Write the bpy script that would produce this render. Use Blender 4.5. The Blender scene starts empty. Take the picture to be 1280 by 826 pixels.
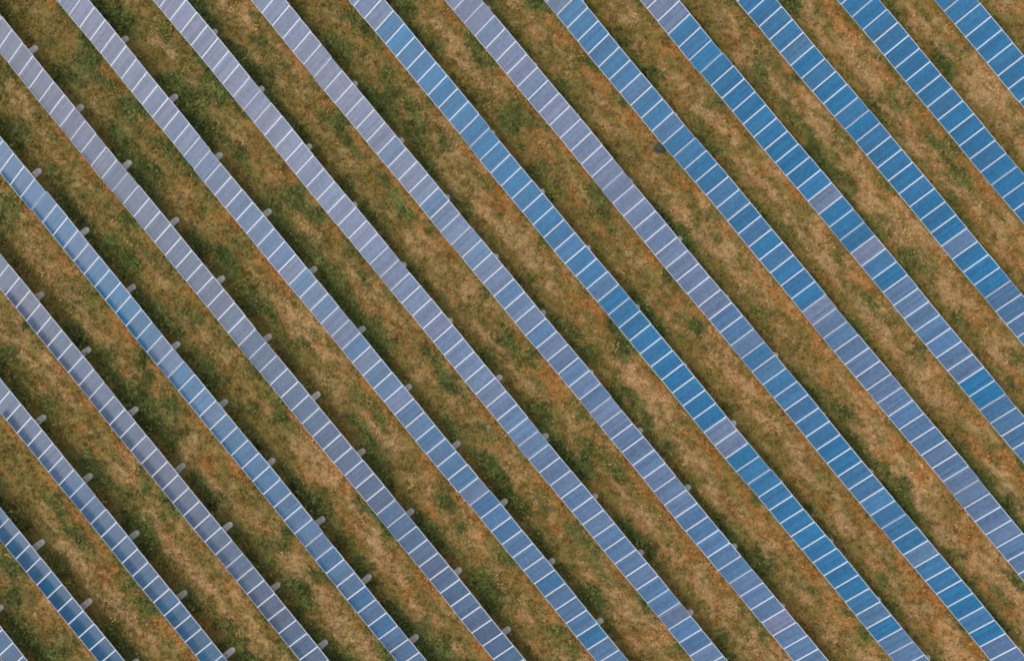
import bpy, bmesh, math, random
import numpy as np
from mathutils import Matrix, Vector

# ------------------------------------------------------------------ camera, sky, sun, exposure
S = bpy.context.scene
COL = S.collection
H = 81.846                                  # drone height in metres
cam_data = bpy.data.cameras.new('camera')
cam = bpy.data.objects.new('camera', cam_data)
COL.objects.link(cam)
cam_data.sensor_fit = 'HORIZONTAL'
cam_data.sensor_width = 36.0
cam_data.lens = 48.02
cam_data.clip_start = 1.0
cam_data.clip_end = 4000.0
cam.matrix_world = Matrix(((0.6343893, -0.7725914, 0.0255500, 0.0),
                           (0.7729319, 0.6344565, -0.0064216, 0.0),
                           (-0.0112491, 0.0238222, 0.9996529, H),
                           (0, 0, 0, 1)))
S.camera = cam

SUN_EL, SUN_AZ = 69.0, 250.0                # azimuth of the sun, counted from +X towards +Y
world = bpy.data.worlds.new('World')
S.world = world
world.use_nodes = True
wn, wl = world.node_tree.nodes, world.node_tree.links
wn.clear()
w_out = wn.new('ShaderNodeOutputWorld')
bg = wn.new('ShaderNodeBackground')
bg.inputs['Strength'].default_value = 0.15
sky = wn.new('ShaderNodeTexSky')
sky.sky_type = 'NISHITA'
sky.sun_disc = False
sky.sun_elevation = math.radians(SUN_EL)
sky.sun_rotation = math.radians(90.0 - SUN_AZ)
sky.altitude = 100
sky.air_density = 1.0
sky.dust_density = 2.5
sky.ozone_density = 1.0
# broken high cloud over the clear sky, with an added bright lobe to one side
geo = wn.new('ShaderNodeTexCoord')
mapn = wn.new('ShaderNodeMapping'); mapn.inputs['Scale'].default_value = (1.0, 1.0, 2.2)
cn = wn.new('ShaderNodeTexNoise'); cn.inputs['Scale'].default_value = 2.6
cn.inputs['Detail'].default_value = 6; cn.inputs['Roughness'].default_value = 0.55
cr = wn.new('ShaderNodeMapRange'); cr.interpolation_type = 'SMOOTHSTEP'
cr.inputs['From Min'].default_value = 0.36; cr.inputs['From Max'].default_value = 0.64
dt = wn.new('ShaderNodeVectorMath'); dt.operation = 'DOT_PRODUCT'
dt.inputs[1].default_value = Vector((-0.44, -0.85, 0.29)).normalized()
dr = wn.new('ShaderNodeMapRange'); dr.interpolation_type = 'SMOOTHSTEP'
dr.inputs['From Min'].default_value = 0.83; dr.inputs['From Max'].default_value = 1.0
dr.inputs['To Min'].default_value = 0.0; dr.inputs['To Max'].default_value = 0.9
mul = wn.new('ShaderNodeMath'); mul.operation = 'MULTIPLY_ADD'
mul.inputs[1].default_value = 0.40; mul.inputs[2].default_value = 0.24
cm = wn.new('ShaderNodeMix'); cm.data_type = 'RGBA'
cm.inputs[7].default_value = (11.0, 11.0, 11.6, 1)
bank = wn.new('ShaderNodeMix'); bank.data_type = 'RGBA'          # bright cloud bank added to lighten reflections in the left panels
bank.inputs[7].default_value = (36.0, 35.6, 36.0, 1)
wl.new(geo.outputs['Generated'], mapn.inputs['Vector'])
wl.new(mapn.outputs['Vector'], cn.inputs['Vector'])
wl.new(cn.outputs['Fac'], cr.inputs['Value'])
wl.new(geo.outputs['Generated'], dt.inputs[0])
wl.new(dt.outputs['Value'], dr.inputs['Value'])
wl.new(cr.outputs['Result'], mul.inputs[0])
wl.new(mul.outputs[0], cm.inputs[0])
wl.new(sky.outputs['Color'], cm.inputs[6])
wl.new(dr.outputs['Result'], bank.inputs[0])
wl.new(cm.outputs[2], bank.inputs[6])
wl.new(bank.outputs[2], bg.inputs['Color'])
wl.new(bg.outputs['Background'], w_out.inputs['Surface'])

sun_data = bpy.data.lights.new('sun', 'SUN')
sun_data.energy = 1.2
sun_data.angle = math.radians(11)
sun_data.color = (1.0, 0.95, 0.87)
sun = bpy.data.objects.new('sun', sun_data)
COL.objects.link(sun)
el, az = math.radians(SUN_EL), math.radians(SUN_AZ)
to_sun = Vector((math.cos(el) * math.cos(az), math.cos(el) * math.sin(az), math.sin(el)))
sun.rotation_euler = to_sun.to_track_quat('Z', 'Y').to_euler()

S.cycles.filter_width = 1.75                    # the drone's lens is a little soft
S.view_settings.view_transform = 'Standard'
S.view_settings.look = 'None'
S.view_settings.exposure = -0.03
S.view_settings.gamma = 1.0
S.view_settings.use_curve_mapping = False

# ------------------------------------------------------------------ layout (X along the rows, Y across them)
ROW_Y = [-35.367, -31.0, -26.235, -21.623, -17.198, -12.678, -8.05, -3.572,
         0.955, 5.522, 9.998, 14.519, 18.952, 23.436, 28.066, 32.534]       # lower edge of each row
PH = [.5, .67, .89, .03, .06, .27, .36, .48, .66, .84, .87, .03, .17, .27, .35, .58]   # where a module joint falls
FOOT = [.3, 3.37, 2.07, .72, 3.87, 2.45, 1.12, 4.1, 2.81, 1.55, 0.0, 3.2, 1.87, .55, 3.7, 2.4]
TILT = math.radians(32.03)
PLEN, PWID = 1.855, 1.0
RUN, RISE, Z0 = PLEN * math.cos(TILT), PLEN * math.sin(TILT), 0.45
FPX = 48.02 * 1280 / 36
Minv = cam.matrix_world.inverted()


def pixel(p):
    q = Minv @ Vector(p)
    return 640 + FPX * q.x / -q.z, 413 - FPX * q.y / -q.z


# ------------------------------------------------------------------ numpy noise
def vnoise(x, y, seed):
    xi, yi = np.floor(x).astype(np.int64), np.floor(y).astype(np.int64)
    fx, fy = x - xi, y - yi
    fx, fy = fx * fx * (3 - 2 * fx), fy * fy * (3 - 2 * fy)

    def h(a, b):
        n = (a * 374761393 + b * 668265263 + seed * 982451653) & 0xFFFFFFFF
        n = ((n ^ (n >> 13)) * 1274126177) & 0xFFFFFFFF
        return ((n ^ (n >> 16)) & 0xFFFFFF) / float(0xFFFFFF)
    a, b, c, d = h(xi, yi), h(xi + 1, yi), h(xi, yi + 1), h(xi + 1, yi + 1)
    return (a * (1 - fx) + b * fx) * (1 - fy) + (c * (1 - fx) + d * fx) * fy


def fbm(x, y, seed, octaves=4, gain=0.55):
    s, amp, tot = 0, 1.0, 0
    for k in range(octaves):
        ca, sa = math.cos(k * 1.1), math.sin(k * 1.1)
        s = s + amp * vnoise((x * ca - y * sa) * 2 ** k + 17.3 * k, (x * sa + y * ca) * 2 ** k - 9.1 * k, seed + k)
        tot += amp
        amp *= gain
    return s / tot


def sstep(a, b, x):
    t = np.clip((x - a) / (b - a), 0, 1)
    return t * t * (3 - 2 * t)


ROWS_ARR = np.array([ROW_Y[0] - 4.5 * k for k in range(8, 0, -1)] + ROW_Y + [ROW_Y[-1] + 4.5 * k for k in range(1, 9)])


def across(y):
    """metres past the upper edge of the nearest row on the lower side (0..2.9 in the open strip, below 0 under modules)"""
    i = np.clip(np.searchsorted(ROWS_ARR, y, side='right') - 1, 0, len(ROWS_ARR) - 1)
    return y - ROWS_ARR[i] - RUN


def height(x, y):
    return 0.16 * (fbm(x * .16, y * .16, 5, 3) - .5) + 0.10 * (fbm(x * .9, y * .9, 8, 3) - .5)


def fields(x, y):
    """where green growth, straw-coloured grass and bare rusty soil lie (0..1 each)"""
    t = across(y)
    # picture axes, for the slow drift from greener to browner
    px = 0.634 * x + 0.773 * y
    py = -0.773 * x + 0.634 * y
    wob = (fbm(x * .22, y * .22, 61, 3) - .5) * 1.2
    strip = np.exp(-((t - .35 - wob * .5) / .62) ** 2)
    mid = np.exp(-((t - 1.55 - wob) / .70) ** 2)
    low = np.exp(-((t - 2.75 - wob * .4) / .45) ** 2)
    g = fbm(x * .6, y * 1.1, 11, 5, .64) + .12 * strip - .07 * mid - .0014 * (px - py * .6)
    g2 = fbm(x * .24, y * .5, 16, 3)
    green = sstep(.49, .76, g + .40 * (g2 - .5)) * .92
    d = fbm(x * .85, y * 2.3, 21, 5, .76) + .13 * mid - .11 * strip + .0016 * (px - py)
    dry = sstep(.53, .76, d + .30 * (fbm(x * .2, y * .6, 26, 2) - .5)) * (1 - .8 * green) * .85
    r = fbm(x * .8, y * 2.0, 31, 5, .74) + .17 * low + .03 * mid - .10 * strip + .0016 * (px - py)
    rust = sstep(.50, .78, r) * (1 - .85 * green)
    return green, dry, rust


# ------------------------------------------------------------------ materials
def mat(name):
    m = bpy.data.materials.new(name)
    m.use_nodes = True
    nt = m.node_tree
    return m, nt.nodes, nt.links, nt.nodes['Principled BSDF']


def rgb(n, c):
    r = n.new('ShaderNodeRGB'); r.outputs[0].default_value = (*c, 1); return r.outputs[0]


def mix(n, l, f, a, b, blend='MIX'):
    m = n.new('ShaderNodeMix'); m.data_type = 'RGBA'; m.blend_type = blend
    for sock, val in ((m.inputs[0], f), (m.inputs[6], a), (m.inputs[7], b)):
        if isinstance(val, (int, float)): sock.default_value = val
        elif isinstance(val, tuple): sock.default_value = (*val, 1)
        else: l.new(val, sock)
    return m.outputs[2]


def math_n(n, l, op, a, b=None, clamp=False):
    m = n.new('ShaderNodeMath'); m.operation = op; m.use_clamp = clamp
    for sock, val in zip(m.inputs, (a, b)):
        if val is None: continue
        if isinstance(val, (int, float)): sock.default_value = val
        else: l.new(val, sock)
    return m.outputs[0]


def ramp(n, l, v, a, b, lo=0.0, hi=1.0):
    m = n.new('ShaderNodeMapRange'); m.interpolation_type = 'SMOOTHSTEP'
    m.inputs['From Min'].default_value = a; m.inputs['From Max'].default_value = b
    m.inputs['To Min'].default_value = lo; m.inputs['To Max'].default_value = hi
    l.new(v, m.inputs['Value']); return m.outputs['Result']


def noise(n, l, co, scale, detail=4, rough=.6):
    t = n.new('ShaderNodeTexNoise'); t.inputs['Scale'].default_value = scale
    t.inputs['Detail'].default_value = detail; t.inputs['Roughness'].default_value = rough
    l.new(co, t.inputs['Vector']); return t


OLIVE, OLIVE2 = (.160, .126, .033), (.220, .160, .049)
STRAW, RUST = (.48, .298, .142), (.36, .158, .046)
GREEN, GREEN2 = (.066, .096, .032), (.108, .142, .034)


def earth_material(name, is_grass):
    m, n, l, b = mat(name)
    at = n.new('ShaderNodeVertexColor'); at.layer_name = 'cover'
    sp = n.new('ShaderNodeSeparateColor'); l.new(at.outputs['Color'], sp.inputs[0])
    co = n.new('ShaderNodeTexCoord').outputs['Object']
    n1, n2, n3 = noise(n, l, co, 1.7, 5, .65), noise(n, l, co, 6.0, 4, .65), noise(n, l, co, .35, 3)
    c = mix(n, l, ramp(n, l, n1.outputs['Fac'], .35, .65), OLIVE, OLIVE2)
    gr = mix(n, l, ramp(n, l, n2.outputs['Fac'], .35, .68), GREEN, GREEN2)
    c = mix(n, l, math_n(n, l, 'MULTIPLY', sp.outputs['Blue'], .75), c, RUST)
    c = mix(n, l, math_n(n, l, 'MULTIPLY', sp.outputs['Green'], .74), c, STRAW)
    c = mix(n, l, math_n(n, l, 'MULTIPLY', sp.outputs['Red'], .95), c, gr)
    if is_grass:                                   # the tint differs from tuft to tuft
        c = mix(n, l, 1.0, c, mix(n, l, at.outputs['Alpha'], (.50, .53, .47), (1.75, 1.62, 1.5)), 'MULTIPLY')
    else:
        c = mix(n, l, 1.0, c, mix(n, l, ramp(n, l, n2.outputs['Fac'], .3, .7), (.66, .66, .66), (1.2, 1.18, 1.15)), 'MULTIPLY')
    l.new(c, b.inputs['Base Color'])
    b.inputs['Roughness'].default_value = .95
    b.inputs['Specular IOR Level'].default_value = .1
    if not is_grass:
        bp = n.new('ShaderNodeBump'); bp.inputs['Strength'].default_value = .7; bp.inputs['Distance'].default_value = .05
        l.new(noise(n, l, co, 11.0, 5, .7).outputs['Fac'], bp.inputs['Height']); l.new(bp.outputs['Normal'], b.inputs['Normal'])
    return m


M_GROUND = earth_material('soil_and_turf', False)
M_GRASS = earth_material('grass_blades', True)


def cell_material():
    m, n, l, b = mat('silicon_cells')
    info = n.new('ShaderNodeObjectInfo')
    co = n.new('ShaderNodeTexCoord').outputs['Object']
    sx = n.new('ShaderNodeSeparateXYZ'); l.new(co, sx.inputs[0])

    def grid(sock, off, pitch, width):             # 1 on the thin gaps between cells
        a = math_n(n, l, 'DIVIDE', math_n(n, l, 'ADD', sock, off), pitch)
        f = math_n(n, l, 'FRACT', a)
        d = math_n(n, l, 'MULTIPLY', math_n(n, l, 'SUBTRACT', .5, math_n(n, l, 'ABSOLUTE', math_n(n, l, 'SUBTRACT', f, .5))), pitch)
        return math_n(n, l, 'LESS_THAN', d, width / 2), a
    gx, ax = grid(sx.outputs['X'], .462, .154, .005)
    gy, ay = grid(sx.outputs['Y'], .900, .150, .004)
    bus, _ = grid(sx.outputs['X'], .4363, .0513, .003)
    ex = math_n(n, l, 'GREATER_THAN', math_n(n, l, 'ABSOLUTE', sx.outputs['X']), .463)
    ey = math_n(n, l, 'GREATER_THAN', math_n(n, l, 'ABSOLUTE', sx.outputs['Y']), .901)
    cell = n.new('ShaderNodeCombineXYZ')
    l.new(math_n(n, l, 'FLOOR', ax), cell.inputs[0]); l.new(math_n(n, l, 'FLOOR', ay), cell.inputs[1]); l.new(info.outputs['Random'], cell.inputs[2])
    wn_ = n.new('ShaderNodeTexWhiteNoise'); l.new(cell.outputs[0], wn_.inputs['Vector'])
    colm = n.new('ShaderNodeCombineXYZ')           # cells of one string come from one batch
    l.new(math_n(n, l, 'FLOOR', ax), colm.inputs[0]); l.new(info.outputs['Random'], colm.inputs[1])
    wc = n.new('ShaderNodeTexWhiteNoise'); l.new(colm.outputs[0], wc.inputs['Vector'])
    tone = math_n(n, l, 'ADD', math_n(n, l, 'MULTIPLY', wn_.outputs['Value'], .45), math_n(n, l, 'MULTIPLY', wc.outputs['Value'], .55))
    c = mix(n, l, 1.0, info.outputs['Color'], mix(n, l, tone, (.66, .72, .74), (1.34, 1.28, 1.26)), 'MULTIPLY')
    ng = noise(n, l, co, 3.5, 5, .7)               # thin uneven dust on the glass
    c = mix(n, l, ramp(n, l, ng.outputs['Fac'], .48, .85, 0, .09), c, (.36, .34, .34))
    c = mix(n, l, math_n(n, l, 'MULTIPLY', bus, .10), c, (.5, .52, .56))
    c = mix(n, l, math_n(n, l, 'MULTIPLY', math_n(n, l, 'MAXIMUM', gx, gy), .22), c, (.55, .58, .64))
    c = mix(n, l, math_n(n, l, 'MULTIPLY', math_n(n, l, 'MAXIMUM', ex, ey), .8), c, (.50, .53, .59))
    l.new(c, b.inputs['Base Color'])
    b.inputs['Roughness'].default_value = .12
    b.inputs['IOR'].default_value = 1.34
    return m


def metal_material(name, col, dirt, rough=.45, metallic=.0):
    m, n, l, b = mat(name)
    co = n.new('ShaderNodeTexCoord').outputs['Object']
    info = n.new('ShaderNodeObjectInfo')
    col = mix(n, l, 1.0, info.outputs['Color'], col, 'MULTIPLY')
    q = noise(n, l, co, 5.0, 4, .65)
    c = mix(n, l, ramp(n, l, q.outputs['Fac'], .40, .8, 0, .6), col, dirt)
    c = mix(n, l, 1.0, c, mix(n, l, info.outputs['Random'], (.80, .80, .80), (1.06, 1.06, 1.06)), 'MULTIPLY')
    l.new(c, b.inputs['Base Color'])
    b.inputs['Roughness'].default_value = rough; b.inputs['Metallic'].default_value = metallic
    return m


M_CELL = cell_material()
M_BACK = metal_material('dark_backsheet', (.03, .03, .035), (.06, .055, .05), .6)
M_FRAME = metal_material('anodised_aluminium', (.60, .63, .68), (.42, .42, .42), .4)
M_STEEL = metal_material('galvanised_steel', (.42, .43, .44), (.30, .29, .27), .5, .6)


def concrete_material():
    m, n, l, b = mat('weathered_concrete')
    co = n.new('ShaderNodeTexCoord').outputs['Object']
    info = n.new('ShaderNodeObjectInfo')
    a, d = noise(n, l, co, 4.0, 6, .65), noise(n, l, co, 30.0, 4, .6)
    c = mix(n, l, ramp(n, l, a.outputs['Fac'], .35, .7), (.54, .50, .43), (.40, .375, .32))
    c = mix(n, l, ramp(n, l, d.outputs['Fac'], .5, .75, 0, .5), c, (.26, .24, .20))
    c = mix(n, l, 1.0, c, mix(n, l, info.outputs['Random'], (.75, .75, .73), (1.1, 1.08, 1.05)), 'MULTIPLY')
    l.new(c, b.inputs['Base Color'])
    b.inputs['Roughness'].default_value = .9
    bp = n.new('ShaderNodeBump'); bp.inputs['Strength'].default_value = .4; bp.inputs['Distance'].default_value = .01
    l.new(d.outputs['Fac'], bp.inputs['Height']); l.new(bp.outputs['Normal'], b.inputs['Normal'])
    return m


M_CONC = concrete_material()


# ------------------------------------------------------------------ mesh helpers
def np_mesh(name, verts, faces_flat, sizes, cover=None):
    me = bpy.data.meshes.new(name)
    nv, nl, nf = len(verts), len(faces_flat), len(sizes)
    me.vertices.add(nv); me.loops.add(nl); me.polygons.add(nf)
    me.vertices.foreach_set('co', np.ascontiguousarray(verts, dtype=np.float32).ravel())
    me.loops.foreach_set('vertex_index', np.ascontiguousarray(faces_flat, dtype=np.int32).ravel())
    st = np.zeros(nf, dtype=np.int32); st[1:] = np.cumsum(sizes)[:-1]
    me.polygons.foreach_set('loop_start', st)
    if cover is not None:
        ca = me.color_attributes.new('cover', 'FLOAT_COLOR', 'POINT')
        ca.data.foreach_set('color', np.ascontiguousarray(cover, dtype=np.float32).ravel())
    me.update(calc_edges=True)
    me.validate()
    return me


def link(name, me, parent=None, material=None):
    o = bpy.data.objects.new(name, me)
    COL.objects.link(o)
    if material: me.materials.append(material)
    if parent: o.parent = parent
    return o


def add_box(bm, c, size, rot=None):
    """axis box of the given size about c, turned by rot (a Matrix) about c"""
    hx, hy, hz = (s / 2 for s in size)
    vs = []
    for x, y, z in ((-hx, -hy, -hz), (hx, -hy, -hz), (hx, hy, -hz), (-hx, hy, -hz), (-hx, -hy, hz), (hx, -hy, hz), (hx, hy, hz), (-hx, hy, hz)):
        p = Vector((x, y, z))
        if rot: p = rot @ p
        vs.append(bm.verts.new(p + Vector(c)))
    for f in ((3, 2, 1, 0), (4, 5, 6, 7), (0, 1, 5, 4), (1, 2, 6, 5), (2, 3, 7, 6), (3, 0, 4, 7)):
        bm.faces.new([vs[i] for i in f])


def bar(bm, a, b, w, d):
    a, b = Vector(a), Vector(b)
    r = (b - a).to_track_quat('Z', 'X').to_matrix()
    add_box(bm, (a + b) / 2, (w, d, (b - a).length), r)


def to_mesh(name, bm, bevel=0.0):
    if bevel:
        bmesh.ops.bevel(bm, geom=bm.edges[:], offset=bevel, segments=2, affect='EDGES', profile=.5)
    bmesh.ops.recalc_face_normals(bm, faces=bm.faces[:])
    me = bpy.data.meshes.new(name)
    bm.to_mesh(me); bm.free()
    return me


# ------------------------------------------------------------------ ground sheet
def axis(lo, hi, step, far):
    inner = np.arange(lo, hi + 1e-6, step)
    out = [hi + d for d in (1, 3, 7, 15, 30, 60, 120, 240, far)]
    inn = [lo - d for d in (1, 3, 7, 15, 30, 60, 120, 240, far)][::-1]
    return np.concatenate([inn, inner, out])


gx, gy = axis(-50, 50, .22, 600), axis(-46, 46, .22, 600)
X, Y = np.meshgrid(gx, gy)
x, y = X.ravel(), Y.ravel()
g, d, r = fields(x, y)
z = height(x, y)
nx, ny = len(gx), len(gy)
idx = np.arange(nx * ny).reshape(ny, nx)
quads = np.stack([idx[:-1, :-1], idx[:-1, 1:], idx[1:, 1:], idx[1:, :-1]], -1).reshape(-1, 4)
gm = np_mesh('ground', np.stack([x, y, z], 1), quads.ravel(), np.full(len(quads), 4), np.stack([g, d, r, np.ones_like(g)], 1))
gm.polygons.foreach_set('use_smooth', np.ones(len(quads), dtype=bool))
ground = link('ground', gm, None, M_GROUND)
ground['kind'] = 'structure'


# ------------------------------------------------------------------ grass and weeds (uncountable ground cover)
def cover_mesh(name, x, y, size, hgt, blades, spread, width, seed, tint_gamma=1.0):
    rs = np.random.RandomState(seed)
    n = len(x)
    z = height(x, y)
    g, d, r = fields(x, y)
    tint = rs.rand(n) ** tint_gamma
    K = blades
    ang = rs.rand(n, K) * 2 * np.pi
    rad = size[:, None] * (.45 + .75 * rs.rand(n, K))
    off = size[:, None] * spread * rs.rand(n, K)
    oa = rs.rand(n, K) * 2 * np.pi
    bx, by = x[:, None] + off * np.cos(oa), y[:, None] + off * np.sin(oa)
    tx, ty = bx + rad * np.cos(ang), by + rad * np.sin(ang)
    tz = z[:, None] + hgt[:, None] * (.35 + .9 * rs.rand(n, K))
    w = size[:, None] * width * (.6 + .8 * rs.rand(n, K))
    mx, my = bx + .5 * (tx - bx), by + .5 * (ty - by)
    mz = z[:, None] + .78 * (tz - z[:, None]) + .02
    px, py = -np.sin(ang) * w, np.cos(ang) * w
    zb = np.broadcast_to(z[:, None] - .01, bx.shape)
    V = np.stack([np.stack([bx, by, zb], -1), np.stack([mx + px, my + py, mz], -1),
                  np.stack([tx, ty, tz], -1), np.stack([mx - px, my - py, mz], -1)], 2).reshape(-1, 3)
    F = np.arange(n * K * 4)
    bt = np.clip(tint[:, None] + (rs.rand(n, K) - .5) * .5, 0, 1)
    cov = np.stack([np.broadcast_to(q[:, None], (n, K)) for q in (g, d, r)] + [bt], -1)
    cov = np.repeat(cov.reshape(-1, 4), 4, 0)
    return np_mesh(name, V, F, np.full(n * K, 4), cov)


rs = np.random.RandomState(4)


def clear_of_footings(x, y):
    i = np.clip(np.searchsorted(ROWS_ARR, y, side='right') - 1, 0, len(ROWS_ARR) - 1)
    f = np.concatenate([np.zeros(8), np.array(FOOT), np.zeros(8)])[i]
    dx = np.abs((x - f + 2.25) % 4.5 - 2.25)
    return (dx > .36) | (y - ROWS_ARR[i] - RUN > .46)


def scatter(n):
    """random points on the ground seen by the camera, with some room around"""
    a = rs.rand(n) * 88 - 44
    b = rs.rand(n) * 64 - 32
    return .634 * a + .773 * -b * 1.0, .773 * a - .634 * -b * 1.0


sx_, sy_ = scatter(230000)
t = across(sy_)
keep = clear_of_footings(sx_, sy_) & (t > -.75) & (rs.rand(len(t)) < .55 + .5 * fbm(sx_ * .8, sy_ * .8, 41, 3))
sx_, sy_ = sx_[keep], sy_[keep]
sz = .07 + .13 * rs.rand(len(sx_)) ** 2
grass = link('grass', cover_mesh('grass', sx_, sy_, sz, .05 + sz * .7, 5, .9, .22, 7), None, M_GRASS)
grass['kind'] = 'stuff'
grass['label'] = 'dry olive and straw coloured grass between the panel rows'
grass['category'] = 'grass'

sx_, sy_ = scatter(90000)
t = across(sy_)
gg = fields(sx_, sy_)[0]
keep = clear_of_footings(sx_, sy_) & (t > -.5) & (rs.rand(len(t)) < gg ** 1.5 * .8)
sx_, sy_ = sx_[keep], sy_[keep]
sz = .12 + .2 * rs.rand(len(sx_)) ** 1.5
lump = fbm(sx_ * .9, sy_ * .9, 71, 3)
weeds = link('weeds', cover_mesh('weeds', sx_, sy_, sz, (.05 + .45 * np.clip(lump - .45, 0, 1)) + sz * .35, 9, 1.0, .26, 9, 1.2), None, M_GRASS)
weeds['kind'] = 'stuff'
weeds['label'] = 'dark green weeds growing in the strips behind the panels'
weeds['category'] = 'weeds'

# ------------------------------------------------------------------ one of each part of a panel row
bm = bmesh.new()
add_box(bm, (0, 0, 0), (.958, 1.812, .006))
panel_me = to_mesh('solar_panel', bm)
panel_me.materials.append(M_CELL); panel_me.materials.append(M_BACK)
for f in panel_me.polygons:
    f.material_index = 0 if f.normal.z > .5 else 1

bm = bmesh.new()                                   # hollow aluminium edge, four mitred bars
W, L, q = .988, 1.842, .0165
for sx, sy in ((1, 0), (-1, 0), (0, 1), (0, -1)):
    if sx: o_, i_ = [(sx * W / 2, -L / 2), (sx * W / 2, L / 2)], [(sx * (W / 2 - q), L / 2 - q), (sx * (W / 2 - q), -L / 2 + q)]
    else: o_, i_ = [(W / 2, sy * L / 2), (-W / 2, sy * L / 2)], [(-W / 2 + q, sy * (L / 2 - q)), (W / 2 - q, sy * (L / 2 - q))]
    ring = o_ + i_
    top = [bm.verts.new((a, b, .010)) for a, b in ring]
    bot = [bm.verts.new((a, b, -.030)) for a, b in ring]
    bm.faces.new(top); bm.faces.new(bot[::-1])
    for k in (0, 2):
        bm.faces.new((top[k], bot[k], bot[(k + 1) % 4], top[(k + 1) % 4]))
frame_me = to_mesh('frame', bm)
frame_me.materials.append(M_FRAME)

bm = bmesh.new()                                   # round-ended concrete block under the rear legs
n_arc, half, rad_, fh = 10, .44, .19, .20
pts = [(rad_ * math.cos(a), half + rad_ * math.sin(a)) for a in np.linspace(0, math.pi, n_arc)] + \
      [(rad_ * math.cos(a), -half + rad_ * math.sin(a)) for a in np.linspace(math.pi, 2 * math.pi, n_arc)]
rings = []
for zz, ins in ((-.15, 0), (fh - .05, 0), (fh - .015, .015), (fh, .05)):
    k = 1 - ins / rad_
    rings.append([bm.verts.new((px * k, (py - math.copysign(half, py)) * k + math.copysign(half, py), zz)) for px, py in pts])
bm.faces.new(rings[-1]); bm.faces.new(rings[0][::-1])
for a, b in zip(rings, rings[1:]):
    for k in range(len(pts)):
        bm.faces.new((a[k], a[(k + 1) % len(pts)], b[(k + 1) % len(pts)], b[k]))
foot_me = to_mesh('footing', bm)
foot_me.materials.append(M_CONC)

bm = bmesh.new()                                   # steel trestle under the modules, origin on the ground mid-row
up_n = Vector((0, -math.sin(TILT), math.cos(TILT)))
along = Vector((0, math.cos(TILT), math.sin(TILT)))
mid = Vector((0, 0, Z0 + RISE / 2))
lo, hi = mid - along * .80 - up_n * .157, mid + along * .80 - up_n * .157
bar(bm, lo, hi, .06, .06)
for s in (-.62, .62):
    p = mid + along * s - up_n * .189
    bar(bm, (0, p.y, .18 if s > 0 else -.2), p, .07, .07)
bar(bm, (0.051, (mid + along * .62).y - .02, .32), mid + along * -.1 - up_n * .16 + Vector((.051, 0, 0)), .04, .03)
trestle_me = to_mesh('support_frame', bm)
trestle_me.materials.append(M_STEEL)

# ------------------------------------------------------------------ colour of the modules along each row: (picture height from which it holds, blueness)
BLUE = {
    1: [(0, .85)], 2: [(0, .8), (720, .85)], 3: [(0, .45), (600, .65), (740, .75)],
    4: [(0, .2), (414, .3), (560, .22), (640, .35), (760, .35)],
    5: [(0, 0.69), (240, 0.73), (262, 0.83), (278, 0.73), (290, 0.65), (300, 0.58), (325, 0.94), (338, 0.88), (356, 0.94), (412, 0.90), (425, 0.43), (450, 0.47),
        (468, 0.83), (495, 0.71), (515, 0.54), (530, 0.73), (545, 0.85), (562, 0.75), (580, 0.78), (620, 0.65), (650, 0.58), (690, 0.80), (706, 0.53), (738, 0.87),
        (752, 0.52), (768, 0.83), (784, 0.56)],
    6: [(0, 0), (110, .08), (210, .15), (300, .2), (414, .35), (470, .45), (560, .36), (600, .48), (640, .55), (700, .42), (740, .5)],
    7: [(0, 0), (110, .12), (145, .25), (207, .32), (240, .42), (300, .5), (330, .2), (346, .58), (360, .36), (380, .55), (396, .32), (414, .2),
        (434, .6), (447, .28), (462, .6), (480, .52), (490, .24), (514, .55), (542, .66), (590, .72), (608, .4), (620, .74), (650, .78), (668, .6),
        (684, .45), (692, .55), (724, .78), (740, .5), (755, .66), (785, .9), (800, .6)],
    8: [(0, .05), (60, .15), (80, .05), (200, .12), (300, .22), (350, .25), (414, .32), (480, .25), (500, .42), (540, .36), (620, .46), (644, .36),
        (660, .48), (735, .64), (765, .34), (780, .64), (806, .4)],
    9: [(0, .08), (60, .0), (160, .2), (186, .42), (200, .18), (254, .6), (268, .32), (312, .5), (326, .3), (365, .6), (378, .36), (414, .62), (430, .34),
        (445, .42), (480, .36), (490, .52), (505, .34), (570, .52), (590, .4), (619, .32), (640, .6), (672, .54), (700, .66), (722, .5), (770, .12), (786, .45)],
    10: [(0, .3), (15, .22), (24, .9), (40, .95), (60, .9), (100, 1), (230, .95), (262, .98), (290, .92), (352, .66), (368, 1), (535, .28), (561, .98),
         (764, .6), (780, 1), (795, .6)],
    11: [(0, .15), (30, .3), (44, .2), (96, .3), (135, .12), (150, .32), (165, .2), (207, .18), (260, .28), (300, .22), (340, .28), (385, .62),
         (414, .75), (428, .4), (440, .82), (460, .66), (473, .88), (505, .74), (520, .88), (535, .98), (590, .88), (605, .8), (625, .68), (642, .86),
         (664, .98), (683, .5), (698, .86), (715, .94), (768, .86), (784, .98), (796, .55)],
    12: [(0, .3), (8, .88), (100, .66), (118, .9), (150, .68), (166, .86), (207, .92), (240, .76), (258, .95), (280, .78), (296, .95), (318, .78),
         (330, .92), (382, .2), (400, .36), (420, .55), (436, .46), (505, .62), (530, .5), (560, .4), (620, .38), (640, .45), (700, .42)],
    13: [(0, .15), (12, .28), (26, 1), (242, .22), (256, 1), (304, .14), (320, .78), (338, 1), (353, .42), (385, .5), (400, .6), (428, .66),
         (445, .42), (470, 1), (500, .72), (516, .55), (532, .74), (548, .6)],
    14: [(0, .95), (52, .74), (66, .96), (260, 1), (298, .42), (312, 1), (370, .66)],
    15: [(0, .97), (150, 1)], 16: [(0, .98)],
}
GREY_C, BLUE_C = Vector((.114, .132, .198)), Vector((.0, .100, .216))
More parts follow.
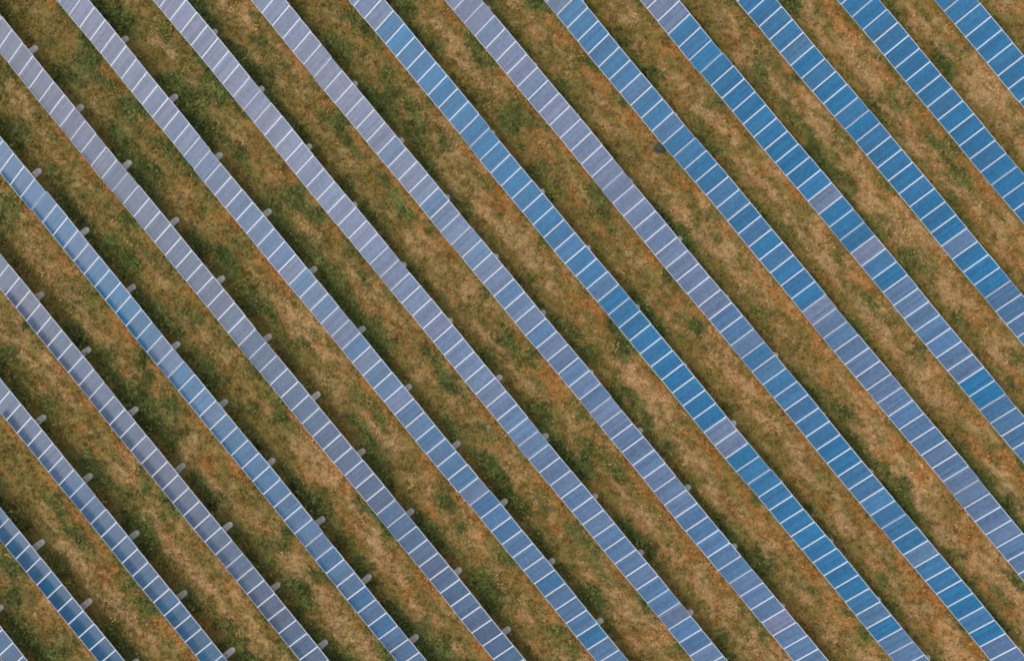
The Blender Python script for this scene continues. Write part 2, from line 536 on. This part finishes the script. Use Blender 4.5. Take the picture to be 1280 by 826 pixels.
ROW_TONE = {1: .56, 2: .56, 3: .60, 4: .60, 5: .80, 6: .70, 7: .90}        # darker base colour in the first rows

LABELS = {
    1: 'short blue panel row cutting across the bottom left corner of the field',
    2: 'second panel row from the bottom left corner, dark blue along its lower edges',
    3: 'third panel row from the bottom left corner, muted blue, ending at the bottom edge',
    4: 'grey violet panel row, fourth from the bottom left corner between two bluer rows',
    5: 'mixed blue and grey panel row, fifth counting up from the bottom left corner',
    6: 'mauve grey panel row entering high on the left edge, left of the silvery row',
    7: 'panel row from the top left, silvery at its upper end and blue below',
    8: 'pale lavender grey panel row, second of those starting along the top edge',
    9: 'pale lavender grey panel row directly left of the solid blue row through the middle',
    10: 'deep blue panel row through the middle of the field with pale grey rows either side',
    11: 'greyish panel row right of the deep blue middle row, turning blue towards the bottom right',
    12: 'panel row deep blue in its upper half and slate grey in its lower half',
    13: 'vivid blue panel row broken by two lone grey panels and then a paler stretch',
    14: 'vivid blue panel row with one single grey panel near the right edge',
    15: 'uniform vivid blue panel row, second from the top right corner',
    16: 'shortest vivid blue panel row, nearest the top right corner',
}


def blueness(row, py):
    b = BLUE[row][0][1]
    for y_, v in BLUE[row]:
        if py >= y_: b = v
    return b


R_TILT = Matrix.Rotation(TILT, 4, 'X')
rnd = random.Random(12)
for r_i in range(16):
    row, y0 = r_i + 1, ROW_Y[r_i]
    yc = y0 + RUN / 2
    ks = [k for k in range(-60, 60)
          if all(-15 < a < b_ + 15 for a, b_ in zip(pixel((k + .5 + PH[r_i], yc, Z0 + RISE / 2)), (1280, 826)))]
    # a few modules more beyond each side of the view
    k0, k1 = ks[0] - 5, ks[-1] + 5
    xm = round((k0 + k1) / 2)
    root = bpy.data.objects.new('solar_panel_row', None)
    COL.objects.link(root)
    root.empty_display_size = .5
    root.location = (xm, yc, 0)
    root['label'] = LABELS[row]; root['category'] = 'solar panel row'; root['group'] = 'parallel rows of tilted solar panels'
    wob_p = rnd.random() * 10
    table_k = rnd.randrange(0, 13)
    jy = jz = jr = 0
    for k in range(k0, k1 + 1):
        if (k - table_k) % 13 == 0 or k == k0:     # each bolted table sits a little off its neighbour
            jy, jz, jr = rnd.gauss(0, .022), rnd.gauss(0, .010), rnd.gauss(0, .004)
        xc = k + .5 + PH[r_i]
        wob = .035 * math.sin(xc * .33 + wob_p) + .02 * math.sin(xc * .9 + wob_p * 2)
        pan = bpy.data.objects.new('solar_panel', panel_me)
        COL.objects.link(pan)
        pan.parent = root
        rot = Matrix.Rotation(rnd.gauss(0, .0022), 4, 'Z') @ Matrix.Rotation(TILT + jr + rnd.gauss(0, .003), 4, 'X') @ Matrix.Rotation(rnd.gauss(0, .0035), 4, 'Y')
        pan.matrix_local = Matrix.Translation((xc - xm + rnd.gauss(0, .003), jy + wob * .6, Z0 + RISE / 2 + jz + wob * .25 + rnd.gauss(0, .003))) @ rot
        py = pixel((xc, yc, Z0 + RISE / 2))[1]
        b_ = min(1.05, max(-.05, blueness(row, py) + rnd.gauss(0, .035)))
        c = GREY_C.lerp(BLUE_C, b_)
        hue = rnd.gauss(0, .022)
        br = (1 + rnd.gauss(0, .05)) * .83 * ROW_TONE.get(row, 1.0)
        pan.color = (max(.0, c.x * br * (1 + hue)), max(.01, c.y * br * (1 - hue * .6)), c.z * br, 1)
        fr = bpy.data.objects.new('frame', frame_me)
        COL.objects.link(fr)
        fr.parent = pan
        if (k - table_k) % 13 in (0, 12) or rnd.random() < .04:      # grimy frames where two tables meet
            fr.color = (.50, .52, .56, 1)
    # two rails along the row
    for s in (-.48, .48):
        bm = bmesh.new()
        add_box(bm, (0, 0, 0), (k1 - k0 + 1.0, .06, .06), Matrix.Rotation(TILT, 3, 'X'))
        p = along * s - up_n * .095
        rail = link('rail', to_mesh('rail', bm), root, M_STEEL)
        rail.location = ((k0 + k1 + 1) / 2 + PH[r_i] - xm, p.y, Z0 + RISE / 2 + p.z)
    # footings and trestles every 4.5 m
    j = math.ceil((k0 + PH[r_i] - FOOT[r_i]) / 4.5)
    while FOOT[r_i] + 4.5 * j < k1 + 1 + PH[r_i]:
        fx = FOOT[r_i] + 4.5 * j + rnd.gauss(0, .05)
        o = bpy.data.objects.new('footing', foot_me)
        COL.objects.link(o); o.parent = root
        o.location = (fx - xm, RUN / 2 - (.29 if row < 8 else .38) + rnd.gauss(0, .05), float(height(np.array([fx]), np.array([yc + 1.0]))[0]) + rnd.gauss(0, .02))
        o.rotation_euler = (0, 0, rnd.gauss(0, .03))
        o = bpy.data.objects.new('support_frame', trestle_me)
        COL.objects.link(o); o.parent = root
        o.location = (fx - xm, 0, 0)
        j += 1

# ------------------------------------------------------------------ a lone dark bush in the grass beside the blue row
def on_ground(px, py):
    d = cam.matrix_world.to_3x3() @ Vector(((px - 640) / FPX, (413 - py) / FPX, -1))
    return Vector((0, 0, H)) + d * (H / -d.z)


p = on_ground(824, 186)
rb = np.random.RandomState(3)
n = 420
u, a = rb.rand(n) ** .5, rb.rand(n) * 2 * np.pi
r_ = .27 * u * (1 + .25 * np.sin(a * 3 + .6))
hx, hy = r_ * np.cos(a), r_ * np.sin(a)
hz = .42 * np.sqrt(np.clip(1 - u ** 2, 0, 1)) * (.35 + .65 * rb.rand(n)) + .04
ang = rb.rand(n) * 2 * np.pi
w, ln = .025 + .02 * rb.rand(n), .06 + .05 * rb.rand(n)
dx, dy, dz = np.cos(ang), np.sin(ang), (rb.rand(n) - .4) * .6
V = np.stack([np.stack([hx - dx * ln, hy - dy * ln, hz - dz * ln], 1), np.stack([hx - dy * w, hy + dx * w, hz + .01], 1),
              np.stack([hx + dx * ln, hy + dy * ln, hz + dz * ln], 1), np.stack([hx + dy * w, hy - dx * w, hz + .01], 1)], 1).reshape(-1, 3)
m_leaf, n_, l_, b_s = mat('dark_leaves')
nz = noise(n_, l_, n_.new('ShaderNodeTexCoord').outputs['Object'], 9.0)
l_.new(mix(n_, l_, ramp(n_, l_, nz.outputs['Fac'], .35, .65), (.022, .030, .020), (.05, .062, .034)), b_s.inputs['Base Color'])
b_s.inputs['Roughness'].default_value = .8
bush = bpy.data.objects.new('bush', None)
COL.objects.link(bush)
bush.location = (p.x, p.y, float(height(np.array([p.x]), np.array([p.y]))[0]))
bush['label'] = 'small dark bush in the grass at the lower edge of a blue panel row'
bush['category'] = 'bush'
link('foliage', np_mesh('foliage', V, np.arange(n * 4), np.full(n, 4)), bush, m_leaf)
bm = bmesh.new()
for k in range(5):
    bar(bm, (0, 0, -.05), (.14 * math.cos(k * 1.26), .14 * math.sin(k * 1.26), .26), .018, .018)
link('stem', to_mesh('stem', bm), bush, m_leaf)
